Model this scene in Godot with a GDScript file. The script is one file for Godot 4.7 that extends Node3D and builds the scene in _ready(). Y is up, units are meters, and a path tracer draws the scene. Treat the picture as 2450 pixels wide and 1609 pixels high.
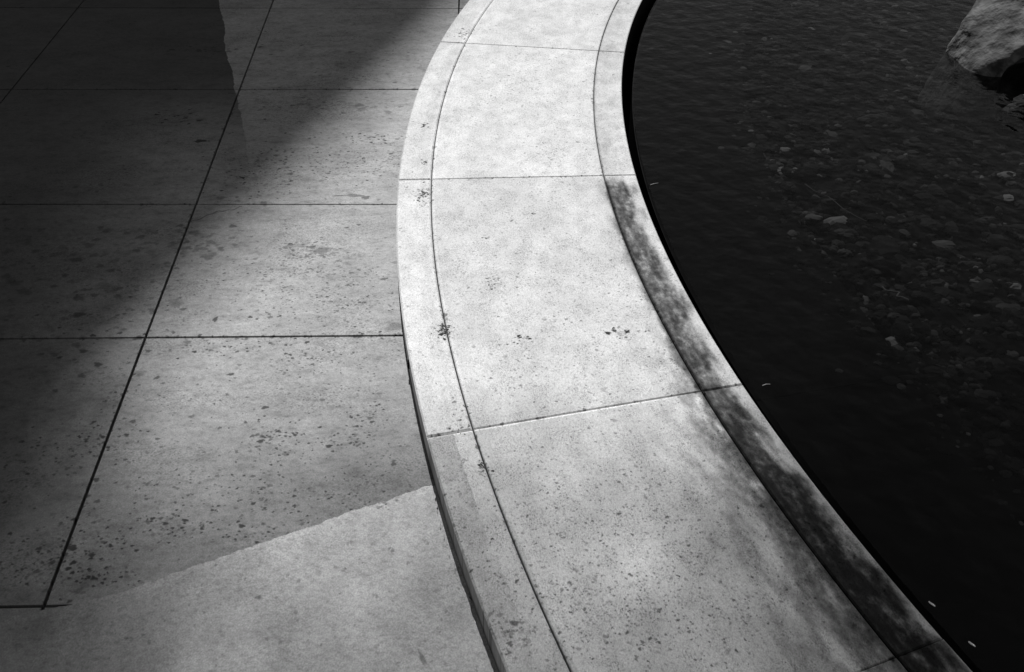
extends Node3D

# The pool is a circle; its curved stone edge was measured as rings about this centre (x, z), in metres.
const CENTRE := Vector2(5.5, -2.98)
const R_OUT := 5.855      # outer arris of the coping
const R_BORDER := 5.753   # joint between border stones and middle slabs
const R_GUTTER := 5.221   # joint between middle slabs and gutter stones
const R_IN := 5.121       # inner arris, above the overflow slot
const R_LEDGE := 5.079    # dark stones under the water's edge
const R_BED := 4.66       # where the ledge ends and the pebbles begin
const TOP := 0.06         # coping above the paving
const WATER := 0.02
const SUN_AZIMUTH := -5.0
const SUN_HEIGHT := 52.0

var names := {}
var rng := RandomNumberGenerator.new()
var M := {}

# paving map
const PX0 := -2.45
const PX1 := 0.15
const PZ0 := -4.75
const PZ1 := -0.85
# coping map
const CX0 := -0.40
const CX1 := 0.92
const CZ0 := -4.75
const CZ1 := -0.85


func _ready() -> void:
	rng.seed = 20
	# ---- camera, sky, sun, exposure
	var cam := Camera3D.new()
	cam.name = "camera"
	cam.position = Vector3(0, 1.53, 0)
	cam.rotation_degrees = Vector3(-37.27, 0, 0)
	cam.fov = 37.31
	cam.near = 0.05
	cam.far = 400.0
	add_child(cam)
	var sky_m := ProceduralSkyMaterial.new()
	sky_m.sky_top_color = Color(0.17, 0.17, 0.17).linear_to_srgb()
	sky_m.sky_horizon_color = Color(0.26, 0.26, 0.26).linear_to_srgb()
	sky_m.sky_curve = 0.12
	sky_m.ground_bottom_color = Color(0.05, 0.05, 0.05).linear_to_srgb()
	sky_m.ground_horizon_color = Color(0.1, 0.1, 0.1).linear_to_srgb()
	sky_m.sun_angle_max = 4.0
	var sky := Sky.new()
	sky.sky_material = sky_m
	var env := Environment.new()
	env.background_mode = Environment.BG_SKY
	env.sky = sky
	env.tonemap_mode = Environment.TONE_MAPPER_LINEAR
	env.tonemap_exposure = 1.45
	env.sdfgi_enabled = true
	env.ssao_enabled = true
	env.ssil_enabled = true
	var we := WorldEnvironment.new()
	we.name = "world"
	we.environment = env
	add_child(we)
	var sun := DirectionalLight3D.new()
	sun.name = "sun"
	sun.light_color = Color(1, 1, 1)
	sun.light_energy = 1.35
	sun.light_angular_distance = 0.6
	sun.shadow_enabled = true
	sun.basis = Basis.looking_at(-to_sun(), Vector3.UP)
	add_child(sun)

	materials()
	ground()
	pavement()
	coping()
	pool()
	crust()
	small_things()
	building()
	tree()


func to_sun() -> Vector3:
	var e := deg_to_rad(SUN_HEIGHT)
	var a := deg_to_rad(SUN_AZIMUTH)
	return Vector3(cos(e) * sin(a), sin(e), -cos(e) * cos(a))


# ---------------------------------------------------------------- helpers
func numbered(called: String) -> String:
	if not names.has(called):
		names[called] = 0
		return called
	names[called] += 1
	return "%s_%03d" % [called, names[called]]


func tag(o: Node, label := "", category := "", group := "", kind := "") -> Node:
	if label: o.set_meta("label", label)
	if category: o.set_meta("category", category)
	if group: o.set_meta("group", group)
	if kind: o.set_meta("kind", kind)
	return o


func base(called: String, at := Vector3.ZERO) -> Node3D:
	var o := Node3D.new()
	o.name = numbered(called)
	o.position = at
	add_child(o, true)
	return o


func obj(called: String, mesh: Mesh, mat: Material, parent: Node = null, at := Vector3.ZERO) -> MeshInstance3D:
	var o := MeshInstance3D.new()
	o.name = numbered(called) if parent == null else called
	o.mesh = mesh
	if mat: o.material_override = mat
	o.position = at
	(self if parent == null else parent).add_child(o, true)
	return o


func begin() -> SurfaceTool:
	var st := SurfaceTool.new()
	st.begin(Mesh.PRIMITIVE_TRIANGLES)
	st.set_smooth_group(-1)
	return st


func done(st: SurfaceTool) -> ArrayMesh:
	st.generate_normals()
	return st.commit()


# a quad whose front is seen with a, b, c, d running clockwise; maps: rect for planar texture coordinates
func uvp(p: Vector3, map: Rect2) -> Vector2:
	return Vector2((p.x - map.position.x) / map.size.x, (p.z - map.position.y) / map.size.y)


func tri(st: SurfaceTool, a: Vector3, b: Vector3, c: Vector3, map: Rect2) -> void:
	for p: Vector3 in [a, b, c]:
		st.set_uv(uvp(p, map))
		st.add_vertex(p)


func quad(st: SurfaceTool, a: Vector3, b: Vector3, c: Vector3, d: Vector3, map: Rect2) -> void:
	tri(st, a, b, c, map)
	tri(st, a, c, d, map)


func box(st: SurfaceTool, lo: Vector3, hi: Vector3) -> void:
	var m := Rect2(0, 0, 1, 1)
	var p := func(i: int) -> Vector3: return Vector3(hi.x if i & 1 else lo.x, hi.y if i & 2 else lo.y, hi.z if i & 4 else lo.z)
	for f: Array in [[0, 2, 3, 1], [5, 7, 6, 4], [4, 6, 2, 0], [1, 3, 7, 5], [2, 6, 7, 3], [4, 0, 1, 5]]:
		quad(st, p.call(f[0]), p.call(f[1]), p.call(f[2]), p.call(f[3]), m)


func polar(r: float, a: float, y: float) -> Vector3:
	return Vector3(CENTRE.x - r * cos(a), y, CENTRE.y + r * sin(a))


# a curved stone: cross-section with bevelled arrises, swept from angle a0 to a1 (a grows towards the camera)
func arc_stone(st: SurfaceTool, r0: float, r1: float, a0: float, a1: float, lo: float, hi: float, ch: float, n: int, map: Rect2, inner := true) -> void:
	var rings := []
	var rm := (r0 + r1) / 2
	var angles := [a0, a0 + ch / rm]
	for i in range(1, n):
		angles.append(lerpf(a0, a1, float(i) / n))
	angles.append(a1 - ch / rm)
	angles.append(a1)
	var last := angles.size() - 1
	for i in angles.size():
		var t: float = hi - ch if i == 0 or i == last else hi
		var a: float = angles[i]
		rings.append([polar(r0, a, lo), polar(r0, a, minf(t, hi - ch)), polar(r0 + ch, a, t), polar(r1 - ch, a, t), polar(r1, a, minf(t, hi - ch)), polar(r1, a, lo)])
	for i in last:
		var p: Array = rings[i]
		var q: Array = rings[i + 1]
		for k in range(0 if inner else 1, 5):
			quad(st, q[k], q[k + 1], p[k + 1], p[k], map)
	var f: Array = rings[0]
	quad(st, f[0], f[1], f[4], f[5], map)
	f = rings[last]
	quad(st, f[5], f[4], f[1], f[0], map)


# a flat sheet bounded by an outline, with thickness below y
func slab(st: SurfaceTool, outline: PackedVector2Array, y: float, thick: float, map: Rect2) -> void:
	var o := outline
	if Geometry2D.is_polygon_clockwise(o):
		o.reverse()
	var t := Geometry2D.triangulate_polygon(o)
	for i in range(0, t.size(), 3):
		var a := o[t[i]]
		var b := o[t[i + 1]]
		var c := o[t[i + 2]]
		# seen from above (x right, z towards the viewer) clockwise means a positive turn in x, z
		if (b - a).cross(c - a) < 0:
			var s := b
			b = c
			c = s
		tri(st, Vector3(a.x, y, a.y), Vector3(b.x, y, b.y), Vector3(c.x, y, c.y), map)
	for i in o.size():
		var a := o[i]
		var b := o[(i + 1) % o.size()]
		var mid := (a + b) / 2
		var out := Vector2(b.y - a.y, a.x - b.x).normalized()
		var p0 := Vector3(a.x, y, a.y)
		var p1 := Vector3(b.x, y, b.y)
		var d := Vector3(0, -thick, 0)
		if Geometry2D.is_point_in_polygon(mid + out * 0.0004, o):
			quad(st, p0, p1, p1 + d, p0 + d, map)
		else:
			quad(st, p1, p0, p0 + d, p1 + d, map)


# ---------------------------------------------------------------- computed textures
func noise(w: int, h: int, freq: float, octaves: int, sd: int, sx := 1.0, sy := 1.0, kind := FastNoiseLite.TYPE_SIMPLEX_SMOOTH) -> PackedByteArray:
	var n := FastNoiseLite.new()
	n.seed = sd
	n.noise_type = kind
	n.frequency = freq
	n.fractal_type = FastNoiseLite.FRACTAL_FBM if octaves > 1 else FastNoiseLite.FRACTAL_NONE
	n.fractal_octaves = octaves
	var im := n.get_image(int(w / sx), int(h / sy))
	im.convert(Image.FORMAT_L8)
	if im.get_width() != w or im.get_height() != h:
		im.resize(w, h, Image.INTERPOLATE_CUBIC)
	return im.get_data()


func lut(f: Callable) -> PackedFloat32Array:
	var a := PackedFloat32Array()
	a.resize(256)
	for i in 256:
		a[i] = f.call(i / 255.0)
	return a


func srgb_lut() -> PackedByteArray:
	var a := PackedByteArray()
	a.resize(2048)
	for i in 2048:
		var l := i / 2047.0
		a[i] = int(clampf(Color(l, l, l).linear_to_srgb().r, 0, 1) * 255.0 + 0.5)
	return a


# darkens an oval with a ragged soft rim
func stamp(D: PackedFloat32Array, w: int, h: int, cx: float, cy: float, rx: float, ry: float, turn: float, depth: float, soft := 0.45) -> void:
	var reach := maxf(rx, ry) * 1.3 + 1.5
	var c := cos(turn)
	var s := sin(turn)
	var ph := rng.randf() * TAU
	for y in range(maxi(0, int(cy - reach)), mini(h, int(cy + reach) + 1)):
		for x in range(maxi(0, int(cx - reach)), mini(w, int(cx + reach) + 1)):
			var dx := x - cx
			var dy := y - cy
			var u := (dx * c + dy * s) / rx
			var v := (dy * c - dx * s) / ry
			var r := sqrt(u * u + v * v)
			if r > 1.35:
				continue
			r += 0.16 * sin(3.0 * atan2(v, u) + ph) + 0.1 * sin(5.0 * atan2(v, u) + 2.0 * ph)
			var k := clampf((1.0 - r) / soft + 0.5, 0.0, 1.0) * depth
			var i := y * w + x
			if k > D[i]:
				D[i] = k + (1.0 - k) * D[i] * 0.3


# a loose group of pits
func pits(D: PackedFloat32Array, w: int, h: int, scale: Vector2, at: Vector2, spread: Vector2, count: int, size: float, depth: float, long := 1.4) -> void:
	for i in int(count * 1.9):
		var p := Vector2(at.x + rng.randfn() * spread.x, at.y + rng.randfn() * spread.y)
		var r := 0.47 * size * exp(rng.randfn() * 0.38)
		stamp(D, w, h, p.x * scale.x, p.y * scale.y, maxf(0.8, r * long * scale.x), maxf(0.7, r * scale.y), rng.randfn() * 0.35, minf(0.94, depth * rng.randf_range(0.45, 2.0)))


func texture(bytes: PackedByteArray, w: int, h: int) -> ImageTexture:
	return ImageTexture.create_from_image(Image.create_from_data(w, h, false, Image.FORMAT_L8, bytes))


# how near the camera (z) the dry crust over the paving begins, at each x
func crust_edge(x: float) -> float:
	var pts := [[-3.2, -0.95], [-0.943, -1.143], [-0.824, -1.175], [-0.726, -1.212], [-0.669, -1.241], [-0.58, -1.285], [-0.504, -1.323], [-0.425, -1.36], [-0.344, -1.403], [-0.26, -1.441], [-0.17, -1.486], [0.3, -1.7]]
	for i in pts.size() - 1:
		if x <= pts[i + 1][0]:
			return lerpf(pts[i][1], pts[i + 1][1], (x - pts[i][0]) / (pts[i + 1][0] - pts[i][0])) + ragged(x)
	return -1.7


var rag: FastNoiseLite
func ragged(x: float) -> float:
	if rag == null:
		rag = FastNoiseLite.new()
		rag.seed = 5
		rag.frequency = 26.0
		rag.fractal_octaves = 4
		rag.fractal_gain = 0.62
	return 0.007 * rag.get_noise_2d(x, 3.0)


# right limit of wet far paving and of light falloff painted on nearer rows
func damp_shade_edge(z: float) -> float:
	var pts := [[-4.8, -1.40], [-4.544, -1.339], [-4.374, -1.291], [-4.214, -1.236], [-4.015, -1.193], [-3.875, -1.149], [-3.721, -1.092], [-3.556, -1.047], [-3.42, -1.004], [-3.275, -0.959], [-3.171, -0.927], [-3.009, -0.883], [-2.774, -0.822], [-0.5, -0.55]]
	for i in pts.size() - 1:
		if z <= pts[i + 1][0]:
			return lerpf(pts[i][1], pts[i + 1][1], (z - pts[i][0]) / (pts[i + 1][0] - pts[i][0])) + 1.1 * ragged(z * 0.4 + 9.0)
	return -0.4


func paving_texture() -> ImageTexture:
	var w := 1536
	var h := 2048
	var sc := Vector2(w / (PX1 - PX0), h / (PZ1 - PZ0))
	var o := Vector2(PX0, PZ0)
	var D := PackedFloat32Array()
	D.resize(w * h)
	# groups of pits: x, z, spread x, spread z, count, radius, darkness
	for c: Array in [
		[-0.80, -2.90, 0.10, 0.10, 110, 0.0052, 0.55], [-0.51, -2.95, 0.10, 0.09, 190, 0.0042, 0.5], [-0.50, -3.14, 0.10, 0.02, 26, 0.006, 0.62], [-0.58, -2.41, 0.05, 0.03, 70, 0.006, 0.4],
		[-0.44, -2.17, 0.12, 0.10, 150, 0.0034, 0.5], [-0.67, -2.20, 0.12, 0.12, 90, 0.0036, 0.5], [-0.53, -1.63, 0.035, 0.03, 42, 0.0042, 0.62], [-0.335, -1.70, 0.025, 0.05, 30, 0.0042, 0.62],
		[-0.43, -1.60, 0.07, 0.03, 40, 0.0034, 0.6], [-0.485, -1.455, 0.07, 0.05, 60, 0.0035, 0.55], [-0.70, -1.39, 0.045, 0.022, 24, 0.0042, 0.68], [-0.60, -1.36, 0.075, 0.016, 24, 0.0042, 0.66],
		[-0.66, -1.47, 0.09, 0.04, 60, 0.0035, 0.55], [-0.70, -1.97, 0.09, 0.03, 40, 0.0042, 0.55], [-0.52, -1.92, 0.05, 0.04, 40, 0.0034, 0.5], [-1.07, -1.55, 0.08, 0.06, 40, 0.005, 0.5],
		[-0.94, -1.60, 0.06, 0.06, 40, 0.0045, 0.55], [-1.21, -3.31, 0.05, 0.03, 14, 0.008, 0.6], [-1.19, -2.33, 0.20, 0.12, 60, 0.014, 0.26], [-1.04, -2.01, 0.12, 0.10, 40, 0.008, 0.4],
		[-0.33, -1.50, 0.05, 0.05, 24, 0.0035, 0.6], [-0.85, -1.32, 0.07, 0.06, 70, 0.0045, 0.58], [-0.80, -1.24, 0.06, 0.015, 26, 0.005, 0.6], [-0.93, -1.27, 0.07, 0.04, 50, 0.0045, 0.5],
		[-1.25, -3.95, 0.10, 0.03, 14, 0.011, 0.4], [-1.5, -2.4, 0.3, 0.2, 60, 0.015, 0.25], [-0.55, -3.75, 0.2, 0.2, 60, 0.008, 0.3], [-0.95, -2.45, 0.07, 0.05, 40, 0.011, 0.3], [-0.62, -3.4, 0.16, 0.03, 30, 0.012, 0.28],
		[-0.75, -1.75, 0.12, 0.10, 60, 0.0032, 0.5], [-0.40, -1.85, 0.09, 0.06, 60, 0.0032, 0.45], [-0.55, -2.30, 0.15, 0.04, 120, 0.004, 0.35]]:
		pits(D, w, h, sc, Vector2(c[0], c[1]) - o, Vector2(c[2], c[3]), c[4], c[5], c[6])
	# thin scatter, denser in some beds of the stone than in others
	var V := noise(w, h, 0.007, 3, 44, 2.0, 1.0)
	for i in 13000:
		var p := Vector2(rng.randf() * w, rng.randf() * h)
		if rng.randf() > smoothstep(0.25, 0.75, V[int(p.y) * w + int(p.x)] / 255.0):
			continue
		var r := 0.0017 * exp(rng.randfn() * 0.4)
		stamp(D, w, h, p.x, p.y, maxf(0.7, r * 1.5 * sc.x), maxf(0.6, r * sc.y), rng.randfn() * 0.4, rng.randf_range(0.2, 0.68))
	# single worn holes and gum spots
	for c: Array in [[-0.574, -1.738, 0.0085, 0.005, 0.72], [-0.258, -1.553, 0.006, 0.006, 0.62], [-0.681, -1.859, 0.009, 0.004, 0.7], [-0.866, -1.69, 0.007, 0.006, 0.6], [-0.327, -2.353, 0.012, 0.008, 0.3], [-1.066, -3.112, 0.02, 0.011, 0.7], [-0.875, -1.318, 0.012, 0.007, 0.82], [-0.771, -2.083, 0.006, 0.011, 0.7], [-0.30, -2.05, 0.03, 0.016, 0.3], [-0.83, -2.55, 0.012, 0.008, 0.5], [-0.545, -2.415, 0.02, 0.018, 0.42], [-0.62, -2.44, 0.03, 0.01, 0.3], [-0.49, -2.735, 0.028, 0.009, 0.5], [-0.455, -2.722, 0.012, 0.011, 0.55], [-0.535, -2.735, 0.03, 0.004, 0.45]]:
		stamp(D, w, h, (c[0] - o.x) * sc.x, (c[1] - o.y) * sc.y, c[2] * sc.x, c[3] * sc.y, rng.randfn() * 0.2, minf(0.92, c[4] * 1.22), 0.3)
	# chipped and dirty edges along the joints
	for i in 520:
		var q: Vector2
		var t := rng.randf()
		match i % 5:
			0, 1:
				var z := lerpf(PZ0, -1.17, t)
				q = Vector2(-0.802 + 0.0632 * z, z)
			2:
				q = Vector2(lerpf(PX0, -0.35, t), -3.544)
			3:
				q = Vector2(lerpf(PX0, -0.35, t), -2.679)
			4:
				q = Vector2(lerpf(-1.5, -0.28, t), 0.0)
				q.y = -2.0169 - 0.0138 * q.x
		q += Vector2(rng.randfn(), rng.randfn()) * 0.0035
		var rad := 0.0022 * exp(rng.randfn() * 0.5)
		stamp(D, w, h, (q.x - o.x) * sc.x, (q.y - o.y) * sc.y, maxf(0.8, rad * 1.3 * sc.x), maxf(0.8, rad * sc.y), rng.randf() * 3.0, rng.randf_range(0.4, 0.85))
	# the hairline crack across a corner of one slab
	for i in 90:
		var t := i / 89.0
		var q := Vector2(lerpf(-0.975, -0.83, t), lerpf(-2.575, -2.67, t) + 0.008 * sin(t * 9.0) + 0.003 * sin(t * 31.0))
		stamp(D, w, h, (q.x - o.x) * sc.x, (q.y - o.y) * sc.y, 1.6, 1.0, 0.3, 0.6, 0.6)
	var C := PackedFloat32Array()   # spots on the crust
	C.resize(w * h)
	for i in 260:
		var p := Vector2(rng.randf_range(-1.0, 0.0), rng.randf_range(-1.5, -0.9)) - o
		var r := 0.002 * exp(rng.randfn() * 0.4)
		stamp(C, w, h, p.x * sc.x, p.y * sc.y, maxf(0.7, r * 1.3 * sc.x), maxf(0.6, r * sc.y), rng.randf() * 3.0, rng.randf_range(0.15, 0.5))
	pits(C, w, h, sc, Vector2(-0.27, -1.43) - o, Vector2(0.02, 0.012), 12, 0.003, 0.5)
	stamp(C, w, h, (-0.478 - o.x) * sc.x, (-1.193 - o.y) * sc.y, 0.006 * sc.x, 0.005 * sc.y, 0.0, 0.55)
	stamp(C, w, h, (-0.16 - o.x) * sc.x, (-1.06 - o.y) * sc.y, 0.004 * sc.x, 0.016 * sc.y, -0.5, 0.5)
	var n1 := lut(func(t: float) -> float: return 1.0 + 0.30 * (t - 0.5))
	var nw := lut(func(t: float) -> float: return 1.0 + 0.30 * (t - 0.5))
	var np := lut(func(t: float) -> float: return 1.5 * maxf(0.0, 0.50 - t))
	var nv := lut(func(t: float) -> float: return smoothstep(0.35, 0.75, t))
	var n2 := lut(func(t: float) -> float: return 1.0 + 0.34 * (t - 0.5) - 0.7 * maxf(0.0, 0.34 - t))
	var n3 := lut(func(t: float) -> float: return 1.0 + 0.62 * (t - 0.5))
	var n4 := lut(func(t: float) -> float: return 1.0 + 0.36 * (t - 0.5) - 1.1 * maxf(0.0, 0.3 - t))
	var A := noise(w, h, 0.012, 4, 11, 2.0, 1.0)
	var B := noise(w, h, 0.045, 4, 12, 2.2, 1.0)
	var G := noise(w, h, 0.42, 2, 13)
	var W := noise(w, h, 1.0, 1, 16, 1.0, 1.0, FastNoiseLite.TYPE_VALUE)
	var P := noise(w, h, 0.30, 2, 17, 1.3, 1.0)
	var S := noise(w, h, 0.13, 3, 14, 1.7, 1.0)
	var K := noise(w, h, 0.02, 4, 15)
	var to := srgb_lut()
	var edge := PackedFloat32Array()
	edge.resize(w)
	for x in w:
		edge[x] = (crust_edge(PX0 + x / sc.x) - PZ0) * sc.y
	var pale := PackedFloat32Array()  # crust stain at left, with corner light falloff painted in
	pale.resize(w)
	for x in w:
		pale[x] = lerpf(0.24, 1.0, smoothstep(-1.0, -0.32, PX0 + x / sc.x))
	var out := PackedByteArray()
	out.resize(w * h)
	for y in h:
		var z := PZ0 + y / sc.y
		var dx := (damp_shade_edge(z) - PX0) * sc.x
		var damp_shade := lerpf(0.19, 0.23, smoothstep(-3.7, -3.0, z))
		var step := lerpf(damp_shade, 1.0, smoothstep(-3.75, -2.72, z))
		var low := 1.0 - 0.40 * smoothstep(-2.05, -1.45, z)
		var i := y * w
		for x in w:
			var v: float
			if y > edge[x]:
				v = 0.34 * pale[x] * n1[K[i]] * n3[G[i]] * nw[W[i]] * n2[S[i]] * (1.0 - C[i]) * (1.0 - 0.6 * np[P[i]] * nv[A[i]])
				var deep: float = y - edge[x]
				if deep < 16.0:
					v *= 1.0 + 0.13 * (1.0 - deep / 16.0)
			else:
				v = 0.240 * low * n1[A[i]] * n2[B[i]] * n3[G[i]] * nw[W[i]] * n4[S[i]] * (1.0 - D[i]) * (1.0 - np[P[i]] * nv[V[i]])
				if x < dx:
					v *= lerpf(step, damp_shade, smoothstep(0.0, 420.0, dx - x))  # the soft leftward part paints in falling light besides the wet stone
			out[i] = to[mini(2047, int(v * 2047.0))]
			i += 1
	return texture(out, w, h)


func coping_texture() -> Array:
	var w := 1024
	var h := 2048
	var sc := Vector2(w / (CX1 - CX0), h / (CZ1 - CZ0))
	var o := Vector2(CX0, CZ0)
	var D := PackedFloat32Array()
	D.resize(w * h)
	var V := noise(w, h, 0.006, 3, 45)
	for i in 26000:
		var p := Vector2(rng.randf() * w, rng.randf() * h)
		if rng.randf() > smoothstep(0.25, 0.8, V[int(p.y) * w + int(p.x)] / 255.0):
			continue
		var r := 0.0014 * exp(rng.randfn() * 0.4)
		stamp(D, w, h, p.x, p.y, maxf(0.65, r * 1.3 * sc.x), maxf(0.6, r * sc.y), rng.randfn() * 0.6, rng.randf_range(0.1, 0.46))
	for c: Array in [
		[0.05, -3.45, 0.10, 0.20, 260, 0.003, 0.34], [0.02, -2.5, 0.14, 0.16, 120, 0.003, 0.28], [0.16, -2.1, 0.14, 0.18, 320, 0.003, 0.34], [0.20, -1.75, 0.16, 0.10, 220, 0.0028, 0.34],
		[0.10, -1.30, 0.16, 0.14, 420, 0.0030, 0.38], [0.33, -1.30, 0.12, 0.12, 260, 0.0028, 0.38], [0.22, -1.10, 0.14, 0.06, 260, 0.0030, 0.42], [0.27, -1.95, 0.02, 0.012, 12, 0.006, 0.6], [0.026, -1.917, 0.02, 0.012, 9, 0.005, 0.6],
		[-0.05, -2.168, 0.014, 0.014, 26, 0.0035, 0.45], [-0.264, -2.63, 0.012, 0.03, 44, 0.0042, 0.6], [-0.192, -3.95, 0.016, 0.03, 30, 0.005, 0.5], [-0.171, -1.955, 0.009, 0.020, 44, 0.0038, 0.62], [-0.298, -3.11, 0.007, 0.012, 8, 0.005, 0.6],
		[-0.279, -2.84, 0.007, 0.012, 8, 0.005, 0.5], [0.03, -1.845, 0.008, 0.003, 4, 0.003, 0.7], [0.0, -1.07, 0.02, 0.02, 30, 0.005, 0.35], [-0.072, -2.386, 0.006, 0.002, 4, 0.004, 0.7], [0.063, -2.52, 0.005, 0.004, 3, 0.005, 0.5], [-0.06, -1.485, 0.006, 0.012, 20, 0.004, 0.5], [-0.12, -1.62, 0.012, 0.03, 26, 0.003, 0.5], [0.12, -2.95, 0.04, 0.05, 60, 0.004, 0.3]]:
		pits(D, w, h, sc, Vector2(c[0], c[1]) - o, Vector2(c[2], c[3]), c[4], c[5], c[6], 1.3)
	# chips and dirt along the joints
	for i in 560:
		var a := deg_to_rad(rng.randf_range(-22, 26))
		var rr := R_BORDER if i % 2 else R_GUTTER
		if i % 5 == 0:
			a = deg_to_rad([-8.75, 2.5, 13.9, 13.9, 22.0][rng.randi() % 5])
			rr = rng.randf_range(R_IN, R_OUT)
		var q := polar(rr, a, 0.0) + Vector3(rng.randfn(), 0, rng.randfn()) * 0.0028
		var rad := 0.0018 * exp(rng.randfn() * 0.5)
		stamp(D, w, h, (q.x - o.x) * sc.x, (q.z - o.y) * sc.y, maxf(0.75, rad * sc.x), maxf(0.75, rad * 1.4 * sc.y), rng.randf() * 3.0, rng.randf_range(0.25, 0.75))
	var A := noise(w, h, 0.008, 4, 31)
	var B := noise(w, h, 0.05, 4, 32, 1.6, 1.0)
	var G := noise(w, h, 0.42, 2, 33)
	var W := noise(w, h, 1.0, 1, 36, 1.0, 1.0, FastNoiseLite.TYPE_VALUE)
	var P := noise(w, h, 0.32, 2, 37)
	var N := noise(w, h, 0.02, 4, 38)
	var nw := lut(func(t: float) -> float: return 1.0 + 0.26 * (t - 0.5))
	var np := lut(func(t: float) -> float: return 1.25 * maxf(0.0, 0.52 - t))
	var nv := lut(func(t: float) -> float: return smoothstep(0.36, 0.72, t))
	var S := noise(w, h, 0.16, 3, 34)
	var n1 := lut(func(t: float) -> float: return 1.0 + 0.24 * (t - 0.5))
	var n2 := lut(func(t: float) -> float: return 1.0 + 0.15 * (t - 0.5))
	var n3 := lut(func(t: float) -> float: return 1.0 + 0.55 * (t - 0.5))
	var n4 := lut(func(t: float) -> float: return 1.0 + 0.2 * (t - 0.5) - 1.3 * maxf(0.0, 0.32 - t))
	var dirt := FastNoiseLite.new()
	dirt.seed = 8
	dirt.frequency = 1.0
	dirt.fractal_octaves = 4
	var to := srgb_lut()
	var out := PackedByteArray()
	out.resize(w * h)
	for y in h:
		var z := CZ0 + y / sc.y
		var i := y * w
		for x in w:
			var px := CX0 + x / sc.x
			var dx := CENTRE.x - px
			var dz := z - CENTRE.y
			var r := sqrt(dx * dx + dz * dz)
			var v := 0.49 * n1[A[i]] * n2[B[i]] * n3[G[i]] * nw[W[i]] * n4[S[i]] * (1.0 - D[i]) * (1.0 - np[P[i]] * nv[N[i]])
			var lip := absf(dz - 0.24748 * dx - 0.0032)
			if lip < 0.0034 and r > 5.12:
				v *= 1.0 + 0.55 * smoothstep(5.2, 5.45, r)
			if r < 5.40 and r > 5.1:
				var a := rad_to_deg(atan2(dz, dx))
				# the wet, algae-dark gutter, worse towards the camera
				var wet := smoothstep(2.4, 3.4, a) * lerpf(0.85, 1.06, smoothstep(4.0, 15.0, a))
				if a < 2.6: wet = 0.08
				var late := smoothstep(13.5, 21.0, a)
				var q := dirt.get_noise_2d(a * 0.55, r * 16.0)
				var f := dirt.get_noise_2d(a * 3.0 + 70.0, r * 50.0)
				var k := 0.0
				if r < R_GUTTER:
					var t := (R_GUTTER - r) / (R_GUTTER - R_IN)
					var reach := 0.62 + 0.40 * q + 0.12 * late
					k = (1.0 - smoothstep(reach - 0.40, reach + 0.34, t)) * (0.85 + 0.75 * late)
					k += 0.42 * exp(-pow((t - 0.5 - 0.25 * q) / 0.09, 2.0)) * clampf(0.5 + 2.2 * dirt.get_noise_2d(a * 0.8, 9.0), 0.0, 1.0)
					k *= maxf(0.1, 1.0 + 0.6 * f + 0.8 * dirt.get_noise_2d(a * 0.7 + 30.0, r * 26.0))
					k *= 1.2
					k += 0.10
					k = maxf(k, exp(-t * 8.0) * (2.3 + 1.0 * late) * (1.0 + 0.5 * f))
					k *= wet
				else:
					var t := (r - R_GUTTER)
					var reach := (0.007 + 0.05 * smoothstep(9.0, 21.0, a)) * (1.0 + 1.5 * q)
					k = wet * exp(-t / maxf(0.004, reach)) * (1.1 + 0.6 * f)
				v *= 1.0 - (1.0 - exp(-1.9 * maxf(k, 0.0))) * 0.97
			elif r > R_BORDER - 0.01:
				var a := rad_to_deg(atan2(dz, dx))
				var t := (r - R_BORDER) / (R_OUT - R_BORDER)
				var f := dirt.get_noise_2d(a * 2.0, r * 60.0)
				if a > 13.9:
					if t > 0.44 + 0.08 * f * smoothstep(15.0, 17.0, a):
						v *= 0.74 + 0.1 * f
					else:
						v *= lerpf(1.02, 0.82, smoothstep(15.8, 17.2, a))
				else:
					v *= 1.10 - 0.14 * exp(-pow((t - 0.42) / 0.05, 2.0)) * (0.5 + f) - 0.10 * exp(-pow((t - 0.24) / 0.10, 2.0))
			out[i] = to[mini(2047, int(clampf(v, 0.0, 1.0) * 2047.0))]
			i += 1
	return [texture(out, w, h)]


func plain(v: float, rough := 0.9) -> StandardMaterial3D:
	var m := StandardMaterial3D.new()
	m.albedo_color = Color(v, v, v).linear_to_srgb()
	m.roughness = rough
	return m


func noisy(v: float, spread: float, freq: float, per_metre: float, rough := 0.9, bump := 0.0, sd := 1) -> StandardMaterial3D:
	var m := plain(1.0, rough)
	var n := FastNoiseLite.new()
	n.seed = sd
	n.frequency = freq
	n.fractal_octaves = 5
	n.fractal_gain = 0.6
	var t := NoiseTexture2D.new()
	t.width = 512
	t.height = 512
	t.seamless = true
	t.noise = n
	var g := Gradient.new()
	var lo := v * (1.0 - spread)
	var hi := v * (1.0 + spread)
	g.set_color(0, Color(lo, lo, lo).linear_to_srgb())
	g.set_color(1, Color(hi, hi, hi).linear_to_srgb())
	t.color_ramp = g
	m.albedo_texture = t
	m.uv1_triplanar = true
	m.uv1_world_triplanar = true
	m.uv1_scale = Vector3.ONE * per_metre
	if bump > 0.0:
		m.heightmap_enabled = true
		m.heightmap_texture = t
		m.heightmap_scale = bump
	return m


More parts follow.
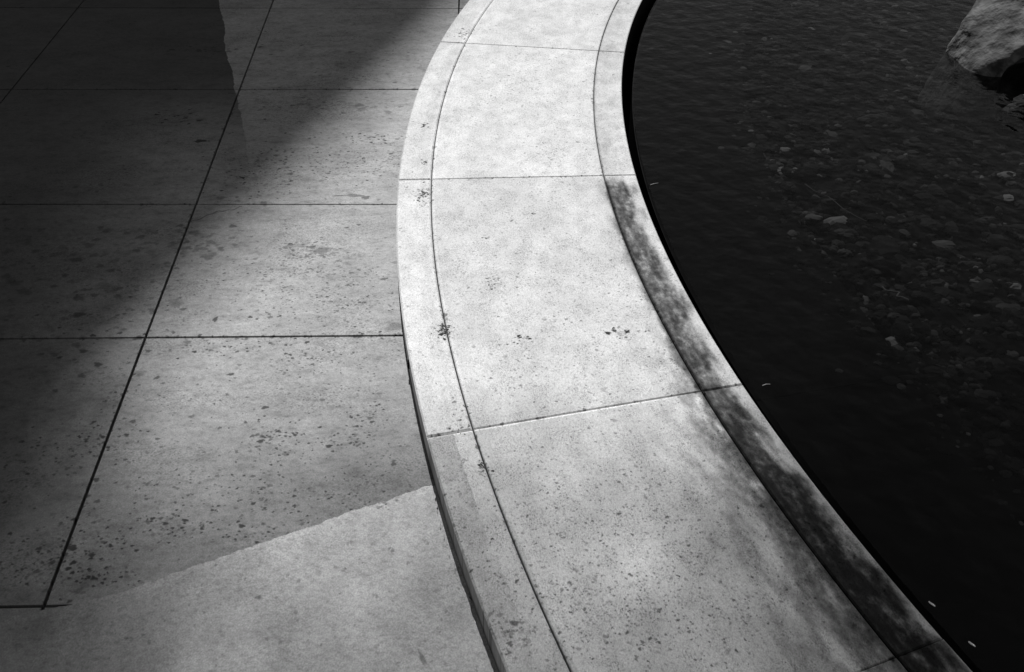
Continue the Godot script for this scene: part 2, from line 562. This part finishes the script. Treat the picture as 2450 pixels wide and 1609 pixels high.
func materials() -> void:
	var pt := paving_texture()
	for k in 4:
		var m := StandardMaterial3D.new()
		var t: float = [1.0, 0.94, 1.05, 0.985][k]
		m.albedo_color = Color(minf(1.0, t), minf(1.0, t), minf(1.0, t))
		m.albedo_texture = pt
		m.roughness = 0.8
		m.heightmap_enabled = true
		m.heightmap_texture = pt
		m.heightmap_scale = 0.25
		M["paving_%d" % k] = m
	var ct: ImageTexture = coping_texture()[0]
	for k in 3:
		var m := StandardMaterial3D.new()
		var t: float = [1.0, 0.96, 0.98][k]
		m.albedo_color = Color(t, t, t)
		m.albedo_texture = ct
		m.roughness = 0.7
		m.metallic_specular = 0.06
		m.heightmap_enabled = true
		m.heightmap_texture = ct
		m.heightmap_scale = 0.12
		M["coping_%d" % k] = m
	M.joint = plain(0.025, 1.0)
	M.mortar = plain(0.035, 1.0)
	M.slime = plain(0.010, 0.9)
	M.ledge = noisy(0.0045, 0.6, 0.02, 1.3, 0.6, 0.0, 3)
	M.ledge_gap = plain(0.004)
	M.bed = noisy(0.013, 0.8, 0.02, 1.6, 0.85, 0.6, 4)
	M.earth = noisy(0.10, 0.3, 0.02, 0.3, 1.0, 0.0, 5)
	M.rock = noisy(0.055, 0.9, 0.014, 1.5, 0.85, 2.2, 6)
	var grad: Gradient = ((M.rock as StandardMaterial3D).albedo_texture as NoiseTexture2D).color_ramp
	grad.set_offset(0, 0.28)
	grad.set_offset(1, 0.72)
	M.wall = noisy(0.30, 0.25, 0.02, 0.4, 0.9, 0.4, 7)
	M.pane = plain(0.02, 0.12)
	M.bark = plain(0.07, 1.0)
	M.leaf = plain(0.06, 0.6)
	M.strand = plain(0.28, 0.8)
	M.dim_glint = plain(0.10, 0.9)  # dim tone of the glints painted on the pool bed
	M.glint = plain(0.75, 0.6)
	var p := plain(0.55, 1.0)
	p.vertex_color_use_as_albedo = true
	p.albedo_color = Color.WHITE
	p.metallic_specular = 0.05
	M.pebble = p
	for k in ["ledge", "bed", "slime", "ledge_gap", "joint"]:
		M[k].metallic_specular = 0.08
	var wt := StandardMaterial3D.new()
	wt.albedo_color = Color(0.0, 0.0, 0.0, 0.6)
	wt.transparency = BaseMaterial3D.TRANSPARENCY_ALPHA
	wt.roughness = 0.03
	wt.metallic_specular = 0.22
	var n := FastNoiseLite.new()
	n.seed = 21
	n.frequency = 0.016
	n.fractal_octaves = 3
	var nt := NoiseTexture2D.new()
	nt.width = 512
	nt.height = 512
	nt.seamless = true
	nt.as_normal_map = true
	nt.bump_strength = 2.5
	nt.noise = n
	wt.normal_enabled = true
	wt.normal_texture = nt
	wt.normal_scale = 0.85
	M.water = wt


# ---------------------------------------------------------------- setting
func ground() -> void:
	var st := begin()
	var m := Rect2(0, 0, 1, 1)
	quad(st, Vector3(-150, -0.62, -150), Vector3(150, -0.62, -150), Vector3(150, -0.62, 150), Vector3(-150, -0.62, 150), m)
	tag(obj("ground", done(st), M.earth), "", "", "", "structure")


func pavement() -> void:
	# joints running away from the camera: x = x0 + k z; joints across: z = z0 + s x
	var cols := [[-4.95, 0.07], [-4.12, 0.07], [-3.3, 0.07], [-2.475, 0.069], [-1.642, 0.0685], [-0.802, 0.0632], [-0.105, 0.03], [0.80, 0.05], [1.65, 0.05], [2.5, 0.05]]
	var rows := [[-7.95, 0.0], [-7.07, 0.0], [-6.19, 0.0], [-5.31, 0.003], [-4.4275, 0.0059], [-3.544, 0.0], [-2.679, 0.0], [-2.0169, -0.0138], [-1.196, -0.023], [-0.36, -0.02], [0.48, -0.02], [1.32, -0.02], [2.16, -0.02]]
	var map := Rect2(PX0, PZ0, PX1 - PX0, PZ1 - PZ0)
	var ring := PackedVector2Array()
	for i in 721:
		var a := lerpf(-PI / 2, PI / 2, i / 720.0)
		ring.append(Vector2(CENTRE.x - (R_OUT + 0.0008) * cos(a), CENTRE.y + (R_OUT + 0.0008) * sin(a)))
	ring.append(Vector2(20, 20))
	ring.append(Vector2(20, -20))
	# the bedding that shows dark in the joints
	var st := begin()
	for piece in Geometry2D.clip_polygons(PackedVector2Array([Vector2(-5.2, -8), Vector2(2.8, -8), Vector2(2.8, 2.2), Vector2(-5.2, 2.2)]), ring):
		if not Geometry2D.is_polygon_clockwise(piece) or true:
			slab(st, piece, -0.011, 0.59, map)
	var root := obj("pavement", done(st), M.joint)
	tag(root, "", "", "", "structure")
	var at := func(c: Array, r: Array) -> Vector2:
		var x: float = (c[0] + c[1] * r[0]) / (1.0 - c[1] * r[1])
		return Vector2(x, r[0] + r[1] * x)
	for i in cols.size() - 1:
		for j in rows.size() - 1:
			if i == 6 and rows[j][0] > -3.6:
				continue   # the stones nearest the coping run on to it without this joint
			var next: Array = cols[7] if i == 5 and rows[j][0] > -3.6 else cols[i + 1]
			var p := PackedVector2Array([at.call(cols[i], rows[j]), at.call(next, rows[j]), at.call(next, rows[j + 1]), at.call(cols[i], rows[j + 1])])
			for inset in Geometry2D.offset_polygon(p, -0.0035, Geometry2D.JOIN_MITER):
				for piece in Geometry2D.clip_polygons(inset, ring):
					if piece.size() < 3:
						continue
					var s := begin()
					slab(s, piece, rng.randf_range(-0.0008, 0.0004), 0.03, map)
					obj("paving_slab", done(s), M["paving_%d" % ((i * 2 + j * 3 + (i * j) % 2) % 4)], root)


func coping() -> void:
	var map := Rect2(CX0, CZ0, CX1 - CX0, CZ1 - CZ0)
	var root := base("pool_coping", Vector3.ZERO)
	tag(root, "low curved pale stone coping sweeping between the paving and the dark pool", "coping")
	var st := begin()
	arc_stone(st, R_IN + 0.004, R_OUT - 0.004, deg_to_rad(-43), deg_to_rad(48), -0.58, TOP - 0.007, 0.002, 90, map)
	obj("mortar_bed", done(st), M.mortar, root)
	var joints := [-43.0, -31.6, -20.2, -8.75, 2.5, 13.9, 22.0, 33.3, 44.6, 48.0]
	var lift := [0.0, 0.0, 0.0, 0.0, 0.0, 0.0, 0.0012, 0.0, 0.0]
	for k in joints.size() - 1:
		var a0 := deg_to_rad(joints[k]) + 0.0009 / 5.6
		var a1 := deg_to_rad(joints[k + 1]) - 0.0009 / 5.6
		var y: float = TOP + lift[k]
		st = begin()
		arc_stone(st, R_BORDER + 0.0017, R_OUT, a0, a1, -0.02, y, 0.004, 30, map)
		obj("border_stone", done(st), M["coping_%d" % ((k + 1) % 3)], root)
		st = begin()
		arc_stone(st, R_GUTTER + 0.0017, R_BORDER - 0.0017, a0, a1, 0.0, y, 0.0022, 30, map)
		obj("middle_slab", done(st), M["coping_%d" % (k % 3)], root)
		st = begin()
		arc_stone(st, R_IN, R_GUTTER - 0.0017, a0, a1, 0.0, y, 0.003, 30, map, false)
		obj("gutter_stone", done(st), M["coping_%d" % ((k + 2) % 3)], root)
		st = begin()
		arc_stone(st, R_IN - 0.0012, R_IN + 0.003, a0, a1, -0.5, y - 0.0035, 0.0005, 30, map)
		obj("inner_face", done(st), M.slime, root)
	# a small dark hole under the outer arris
	st = begin()
	var h := polar(R_OUT, deg_to_rad(11.05), 0.03)
	box(st, h + Vector3(-0.003, -0.008, -0.007), h + Vector3(0.004, 0.010, 0.007))
	obj("weep_hole", done(st), M.ledge_gap, root)


func disc(st: SurfaceTool, r: float, y: float, n: int, map: Rect2) -> void:
	var c := Vector3(CENTRE.x, y, CENTRE.y)
	for i in n:
		tri(st, c, polar(r, TAU * (i + 1) / n, y), polar(r, TAU * i / n, y), map)


func pool() -> void:
	var map := Rect2(0, 0, 1, 1)
	# basin: the slot's floor, the ledge, the bed
	var bump := FastNoiseLite.new()
	bump.seed = 77
	bump.frequency = 5.0
	bump.fractal_octaves = 4
	var st := begin()
	var rr := []
	var na := 130
	var nr := 70
	for i in nr + 1:
		var row := []
		for j in na + 1:
			var r := lerpf(R_BED, 1.8, pow(float(i) / nr, 1.2))
			var a := lerpf(deg_to_rad(-42), deg_to_rad(48), float(j) / na)
			var p := polar(r, a, 0.0)
			p.y = -0.16 + 0.09 * bump.get_noise_2d(p.x, p.z)
			row.append(p)
		rr.append(row)
	for i in nr:
		for j in na:
			quad(st, rr[i][j], rr[i + 1][j], rr[i + 1][j + 1], rr[i][j + 1], map)
	disc(st, R_BED + 0.2, -0.32, 128, map)
	var basin := obj("pool_basin", done(st), M.bed)
	tag(basin, "", "", "", "structure")
	st = begin()
	arc_stone(st, R_LEDGE - 0.06, R_IN + 0.02, deg_to_rad(-43), deg_to_rad(48), -0.58, -0.42, 0.001, 60, map)
	obj("slot_floor", done(st), M.ledge_gap, basin)
	var joints := [-43.0, -31.6, -20.2, -8.75, 2.5, 13.9, 25.2, 36.5, 48.0]
	for k in joints.size() - 1:
		st = begin()
		arc_stone(st, R_BED, R_LEDGE, deg_to_rad(joints[k]) + 0.00006, deg_to_rad(joints[k + 1]) - 0.00006, -0.5, WATER - 0.020, 0.0006, 30, map)
		obj("ledge_stone", done(st), M.ledge, basin)
	# stones on the bed: nobody could count them
	var mm := MultiMesh.new()
	mm.transform_format = MultiMesh.TRANSFORM_3D
	mm.use_colors = true
	mm.mesh = rock(7, 9, 3, 0.34, 9)
	var list := []
	var patch := FastNoiseLite.new()
	patch.seed = 12
	patch.frequency = 1.6
	for i in 26000:
		var a := deg_to_rad(rng.randf_range(-34, 36))
		var r := R_BED - 0.02 - 2.7 * pow(rng.randf(), 1.25)
		var s := 0.0066 * exp(rng.randfn() * 0.5) + 0.002
		var p := polar(r, a, 0.0)
		p.y = -0.16 + 0.09 * bump.get_noise_2d(p.x, p.z) + 0.004 * rng.randf()
		if i % 30 == 0:   # washed up on the rim of the ledge
			p = polar(R_BED + absf(rng.randfn()) * 0.06 - 0.006, a, WATER - 0.022)
			s *= 0.6
		var b := Basis.from_euler(Vector3(rng.randf() * TAU, rng.randf() * TAU, rng.randf() * TAU)).scaled(Vector3(s * rng.randf_range(1.0, 2.0), s * rng.randf_range(0.6, 1.0), s * rng.randf_range(0.9, 1.6)))
		var v := 0.024 * exp(rng.randfn() * 0.75) * (1.0 + 0.9 * patch.get_noise_2d(p.x, p.z))
		list.append([Transform3D(b, p), minf(v, 0.22)])
	mm.instance_count = list.size()
	for i in list.size():
		mm.set_instance_transform(i, list[i][0])
		mm.set_instance_color(i, Color(list[i][1], list[i][1], list[i][1]))
	var mi := MultiMeshInstance3D.new()
	mi.name = "pebble_bed"
	mi.multimesh = mm
	mi.material_override = M.pebble
	add_child(mi, true)
	tag(mi, "dim rough pebbles covering the bed of the pool under the water", "pebbles", "", "stuff")
	# the water
	st = begin()
	var wmap := Rect2(0, 0, 0.9, 0.9)
	var ring := 160
	for i in ring:
		var a0 := TAU * i / ring
		var a1 := TAU * (i + 1) / ring
		var c := Vector3(CENTRE.x, WATER, CENTRE.y)
		tri(st, c, polar(R_LEDGE - 0.001, a1, WATER), polar(R_LEDGE - 0.001, a0, WATER), wmap)
	tag(obj("water", done(st), M.water), "", "", "", "structure")


# an angular stone of about unit radius: a ball cut by planes, roughened
func rock(nu: int, nv: int, sd: int, rough: float, cuts: int, smooth := false) -> ArrayMesh:
	var g := RandomNumberGenerator.new()
	g.seed = sd
	var planes := []
	for i in cuts:
		planes.append([Vector3(g.randfn(), g.randfn(), g.randfn()).normalized(), g.randf_range(0.62, 0.95)])
	var n := FastNoiseLite.new()
	n.seed = sd
	n.frequency = 1.3
	n.fractal_octaves = 5
	n.fractal_gain = 0.55
	var st := SurfaceTool.new()
	st.begin(Mesh.PRIMITIVE_TRIANGLES)
	st.set_smooth_group(0 if smooth else -1)
	var p := []
	for i in nu + 1:
		var row := []
		for j in nv + 1:
			var la := PI * i / nu
			var lo := TAU * (j % nv) / nv
			var d := Vector3(sin(la) * cos(lo), cos(la), sin(la) * sin(lo))
			var r := 1.0
			for c in planes:
				var k: float = d.dot(c[0])
				if k > 0.05:
					r = minf(r, c[1] / k)
			r *= 1.0 + rough * n.get_noise_3dv(d)
			row.append(d * r)
		p.append(row)
	for i in nu:
		for j in nv:
			if i > 0:
				for q: Vector3 in [p[i][j], p[i][j + 1], p[i + 1][j + 1]]: st.add_vertex(q)
			if i < nu - 1:
				for q: Vector3 in [p[i][j], p[i + 1][j + 1], p[i + 1][j]]: st.add_vertex(q)
	st.generate_normals()
	return st.commit()


# ---------------------------------------------------------------- things
func crust() -> void:
	var map := Rect2(PX0, PZ0, PX1 - PX0, PZ1 - PZ0)
	var o := PackedVector2Array()
	o.append(Vector2(-2.2, 1.0))
	var x := -2.2
	var r_edge := func(z: float) -> float: return 5.864 - 0.006 * exp(-pow((z + 1.193) / 0.02, 2.0)) + 0.005 * rag.get_noise_2d(z * 1.6, 40.0) + 0.006 * smoothstep(-1.46, -1.36, z) * (1.0 - smoothstep(-1.3, -1.1, z))
	while x < 0.0:
		var z := crust_edge(x)
		var r := Vector2(x, z).distance_to(CENTRE)
		if r < r_edge.call(z):
			break
		o.append(Vector2(x, z))
		x += 0.004
	var z := o[-1].y + 0.003
	while z < 1.0:
		var r: float = r_edge.call(z)
		var dz := z - CENTRE.y
		o.append(Vector2(CENTRE.x - sqrt(r * r - dz * dz), z))
		z += 0.004 if z < -0.8 else 0.1
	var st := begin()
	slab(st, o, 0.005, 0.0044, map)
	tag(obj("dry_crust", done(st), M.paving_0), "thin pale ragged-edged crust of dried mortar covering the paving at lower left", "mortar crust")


func small_things() -> void:
	# boulder
	var m := boulder_mesh()
	var b := obj("boulder", m, M.rock, null, Vector3(2.43, -0.02, -3.98))
	tag(b, "large rough grey boulder standing out of the pool with an undercut shaded side", "boulder")
	var s := obj("small_rock", rock(14, 20, 9, 0.25, 9), M.rock, null, Vector3(1.90, -0.02, -3.42))
	s.scale = Vector3(0.10, 0.06, 0.05)
	tag(s, "small wet rock just breaking the water in front of the big boulder", "rock")
	glint(Vector3(0.776, WATER + 0.0012, -1.165), "tiny white sliver painted as a sun glint at the water's edge, the upper of two near the bottom right corner")
	glint(Vector3(0.818, WATER + 0.0012, -1.078), "tiny white sliver painted as a sun glint at the water's edge, the lower of two near the bottom right corner")
	# streaks painting light glints on the bed: ends x, z and label
	for t: Array in [
		[0.944, -2.005, 1.02, -1.83, 0.0016, "long thin pale streak painted as a light glint on the pebbles nearest the coping's foreground stones"],
		[0.82, -2.62, 0.86, -2.50, 0.0018, "short bent streak painted as a light glint at the edge of the pebbles beside the dark ledge"],
		[1.08, -2.40, 1.13, -2.33, 0.0026, "stubby bright streak painted as a light glint among pebbles in the middle of the pool bed"],
		[1.00, -3.02, 1.14, -2.76, 0.0012, "straight dim streak painted as a light glint on the pebbles left of the small wet rock"]]:
		var st := begin()
		var a := Vector3(t[0], -0.115, t[1])
		var e := Vector3(t[2], -0.112, t[3])
		var prev := a
		for k in range(1, 7):
			var q := a.lerp(e, k / 6.0) + Vector3(rng.randfn(), 0.3 * rng.randfn(), rng.randfn()) * 0.005
			stick(st, prev, q, t[4], t[4] * 0.9)
			prev = q
		tag(obj("glint_streak", done(st), M.dim_glint), t[5], "strand", "painted glints on the pool bed")
	for t: Array in [[0.412, -2.762, 0.45, -2.775, "pale joint sealant lying across the ledge in line with the middle coping joint"], [0.568, -1.79, 0.598, -1.795, "pale joint sealant lying across the ledge in line with the nearest full coping joint"]]:
		var st := begin()
		var a := Vector3(t[0] + 0.02, WATER + 0.0015, t[1])
		var e := Vector3(t[2] + 0.01, WATER + 0.0015, t[3])
		stick(st, a, a.lerp(e, 0.5) + Vector3(0, 0.0005, -0.002), 0.0010, 0.0009)
		stick(st, a.lerp(e, 0.5) + Vector3(0, 0.0005, -0.002), e, 0.0009, 0.0005)
		tag(obj("sealant_strand", done(st), M.strand), t[4], "sealant")  # pale sealant of the ledge joints, shaped as thin strands


func glint(at: Vector3, label: String) -> void:  # white sliver that paints a sun glint on the water
	var o := obj("glint_sliver", rock(8, 12, 31, 0.2, 8), M.glint, null, at)
	o.scale = Vector3(0.0022, 0.0016, 0.008)
	o.rotation_degrees.y = 38.0
	tag(o, label, "glint")


func stick(st: SurfaceTool, a: Vector3, b: Vector3, r0: float, r1: float, n := 6) -> void:
	var d := (b - a).normalized()
	var u := d.cross(Vector3.UP if absf(d.y) < 0.9 else Vector3.RIGHT).normalized()
	var v := d.cross(u)
	var m := Rect2(0, 0, 1, 1)
	for k in n:
		var p := u * cos(TAU * k / n) + v * sin(TAU * k / n)
		var q := u * cos(TAU * (k + 1) / n) + v * sin(TAU * (k + 1) / n)
		quad(st, a + p * r0, b + p * r1, b + q * r1, a + q * r0, m)
		tri(st, a, a + p * r0, a + q * r0, m)
		tri(st, b, b + q * r1, b + p * r1, m)


func boulder_mesh() -> ArrayMesh:
	var g := RandomNumberGenerator.new()
	g.seed = 44
	var planes := [[Vector3(0.08, 1, -0.08).normalized(), 0.36], [Vector3(-0.8, 0.25, -0.5).normalized(), 0.52], [Vector3(-0.2, 0.3, 0.93).normalized(), 0.47], [Vector3(-0.92, 0.36, 0.06).normalized(), 0.66], [Vector3(-0.4, 0.9, 0.15).normalized(), 0.46]]
	var reach := func(d: Vector3) -> float:
		var r := 0.95
		for c in planes:
			var k: float = d.dot(c[0])
			if k > 0.05:
				r = minf(r, c[1] / k)
		return r
	var dirs := []
	for i in 700:
		var d := Vector3(g.randfn(), absf(g.randfn()), g.randfn()).normalized()
		dirs.append(d * reach.call(d))
	for i in 34:   # knock off the corners along fracture planes
		var nrm := Vector3(g.randfn(), absf(g.randfn()) + 0.15, g.randfn()).normalized()
		var far := 0.0
		for d: Vector3 in dirs:
			far = maxf(far, d.dot(nrm))
		planes.append([nrm, far * g.randf_range(0.90, 0.975)])
	var fine := FastNoiseLite.new()
	fine.seed = 15
	fine.frequency = 5.0
	fine.fractal_octaves = 5
	fine.fractal_gain = 0.6
	var st := SurfaceTool.new()
	st.begin(Mesh.PRIMITIVE_TRIANGLES)
	st.set_smooth_group(0)
	var nu := 150
	var nv := 240
	var p := []
	for i in nu + 1:
		var row := []
		for j in nv + 1:
			var la := PI * i / nu
			var lo := TAU * (j % nv) / nv
			var d := Vector3(sin(la) * cos(lo), cos(la), sin(la) * sin(lo))
			var q: Vector3 = d * (reach.call(d) as float)
			q += d * 0.016 * fine.get_noise_3dv(q * Vector3(1, 2, 1))
			# the hollow washed out under the near side
			var hc := (q - Vector3(-0.36, 0.0, 0.54)) / Vector3(0.25, 0.17 + 0.03 * fine.get_noise_1d(q.x * 0.6), 0.34)
			if hc.length() < 1.0:
				q.z = 0.54 - 0.34 * sqrt(maxf(0.0, 1.0 - hc.x * hc.x - hc.y * hc.y))
			row.append(q)
		p.append(row)
	for i in nu:
		for j in nv:
			if i > 0:
				for q: Vector3 in [p[i][j], p[i][j + 1], p[i + 1][j + 1]]: st.add_vertex(q)
			if i < nu - 1:
				for q: Vector3 in [p[i][j], p[i + 1][j + 1], p[i + 1][j]]: st.add_vertex(q)
	st.generate_normals()
	return st.commit()


func building() -> void:
	# its long eaves run beside the paving and throw the soft diagonal shadow edge over it
	var turn := deg_to_rad(15.5)
	var high := 30.0
	var along := Vector3(sin(turn), 0, -cos(turn))
	var left := Vector3(-cos(turn), 0, -sin(turn))
	var s := to_sun()
	var foot := Vector3(-0.635, 0, -2.94) + Vector3(s.x, 0, s.z) / s.y * high   # where the eaves must be to shade up to the line measured on the paving
	foot += along * (14.0 - (foot - Vector3(-0.635, 0, -2.94)).dot(along))
	var root := base("stone_building", Vector3(foot.x, -0.62, foot.z))
	root.rotation.y = -turn
	tag(root, "long stone clad building running beside the paving and shading its left side", "building")
	var st := begin()
	box(st, Vector3(-14, 0, -26), Vector3(-0.06, high - 0.4 + 0.62, 20))
	obj("wall", done(st), M.wall, root)
	st = begin()
	box(st, Vector3(-14, high - 0.4 + 0.62, -26.06), Vector3(0, high + 0.62, 20.06))
	obj("eaves", done(st), M.wall, root)
	for f in 6:
		for k in 8:
			st = begin()
			box(st, Vector3(-0.08, 2.4 + f * 4.4, -22 + k * 5.0), Vector3(-0.03, 5.2 + f * 4.4, -19.6 + k * 5.0))
			obj("window", done(st), M.pane, root)


func tree() -> void:
	# a broad tree added out of view for its shade: its trunk stands in the building's shade, its crown thins the light on the nearest stones
	var shift := Vector3(to_sun().x, 0, to_sun().z) / to_sun().y
	var centre := Vector3(0.1, 0, 0.75) + shift * 14.0 + Vector3(0, 14, 0)
	var root := base("added_shade_tree", Vector3(-4.0, -0.62, -5.5))
	tag(root, "added unseen broad small leafed tree whose crown dims the light on the nearest stones", "tree")
	var top := centre - root.position
	var st := begin()
	stick(st, Vector3.ZERO, Vector3(0.1, 5, 0.1), 0.28, 0.2, 14)
	stick(st, Vector3(0.1, 5, 0.1), Vector3(0.2, 9, -0.1), 0.2, 0.15, 12)
	stick(st, Vector3(0.2, 9, -0.1), top.lerp(Vector3(0.2, 9, -0.1), 0.4), 0.15, 0.08, 10)
	stick(st, top.lerp(Vector3(0.2, 9, -0.1), 0.4), top, 0.08, 0.04, 8)
	var lf := begin()
	var m := Rect2(0, 0, 1, 1)
	quad(lf, Vector3(0, 0, -0.026), Vector3(0.012, 0.003, 0), Vector3(0, 0, 0.026), Vector3(-0.012, 0.003, 0), m)
	var mm := MultiMesh.new()
	mm.transform_format = MultiMesh.TRANSFORM_3D
	mm.mesh = done(lf)
	# foliage masses: where each one's shade falls (x, z), its height, its radius, its leaves
	var masses := [[-2.1, -0.65, 13.0, 1.55, 52000], [1.85, -0.45, 15.0, 1.6, 52000], [0.1, 0.75, 14.0, 1.9, 40000]]
	mm.instance_count = 144000
	var at := 0
	for q: Array in masses:
		var c := Vector3(q[0], 0, q[1]) + shift * (q[2] as float) + Vector3(0, q[2], 0) - root.position
		stick(st, top.lerp(Vector3(0.2, 9, -0.1), 0.4), c, 0.03, 0.01)
		for i in int(q[4]):
			var d := Vector3(rng.randfn(), rng.randfn(), rng.randfn()).normalized() * pow(rng.randf(), 0.42)
			mm.set_instance_transform(at, Transform3D(Basis.from_euler(Vector3(rng.randf() * TAU, rng.randf() * TAU, rng.randf() * TAU)), c + d * (q[3] as float)))
			at += 1
	obj("trunk", done(st), M.bark, root)
	var mi := MultiMeshInstance3D.new()
	mi.name = "crown"
	mi.multimesh = mm
	mi.material_override = M.leaf
	root.add_child(mi, true)
	tag(mi, "", "", "", "stuff")
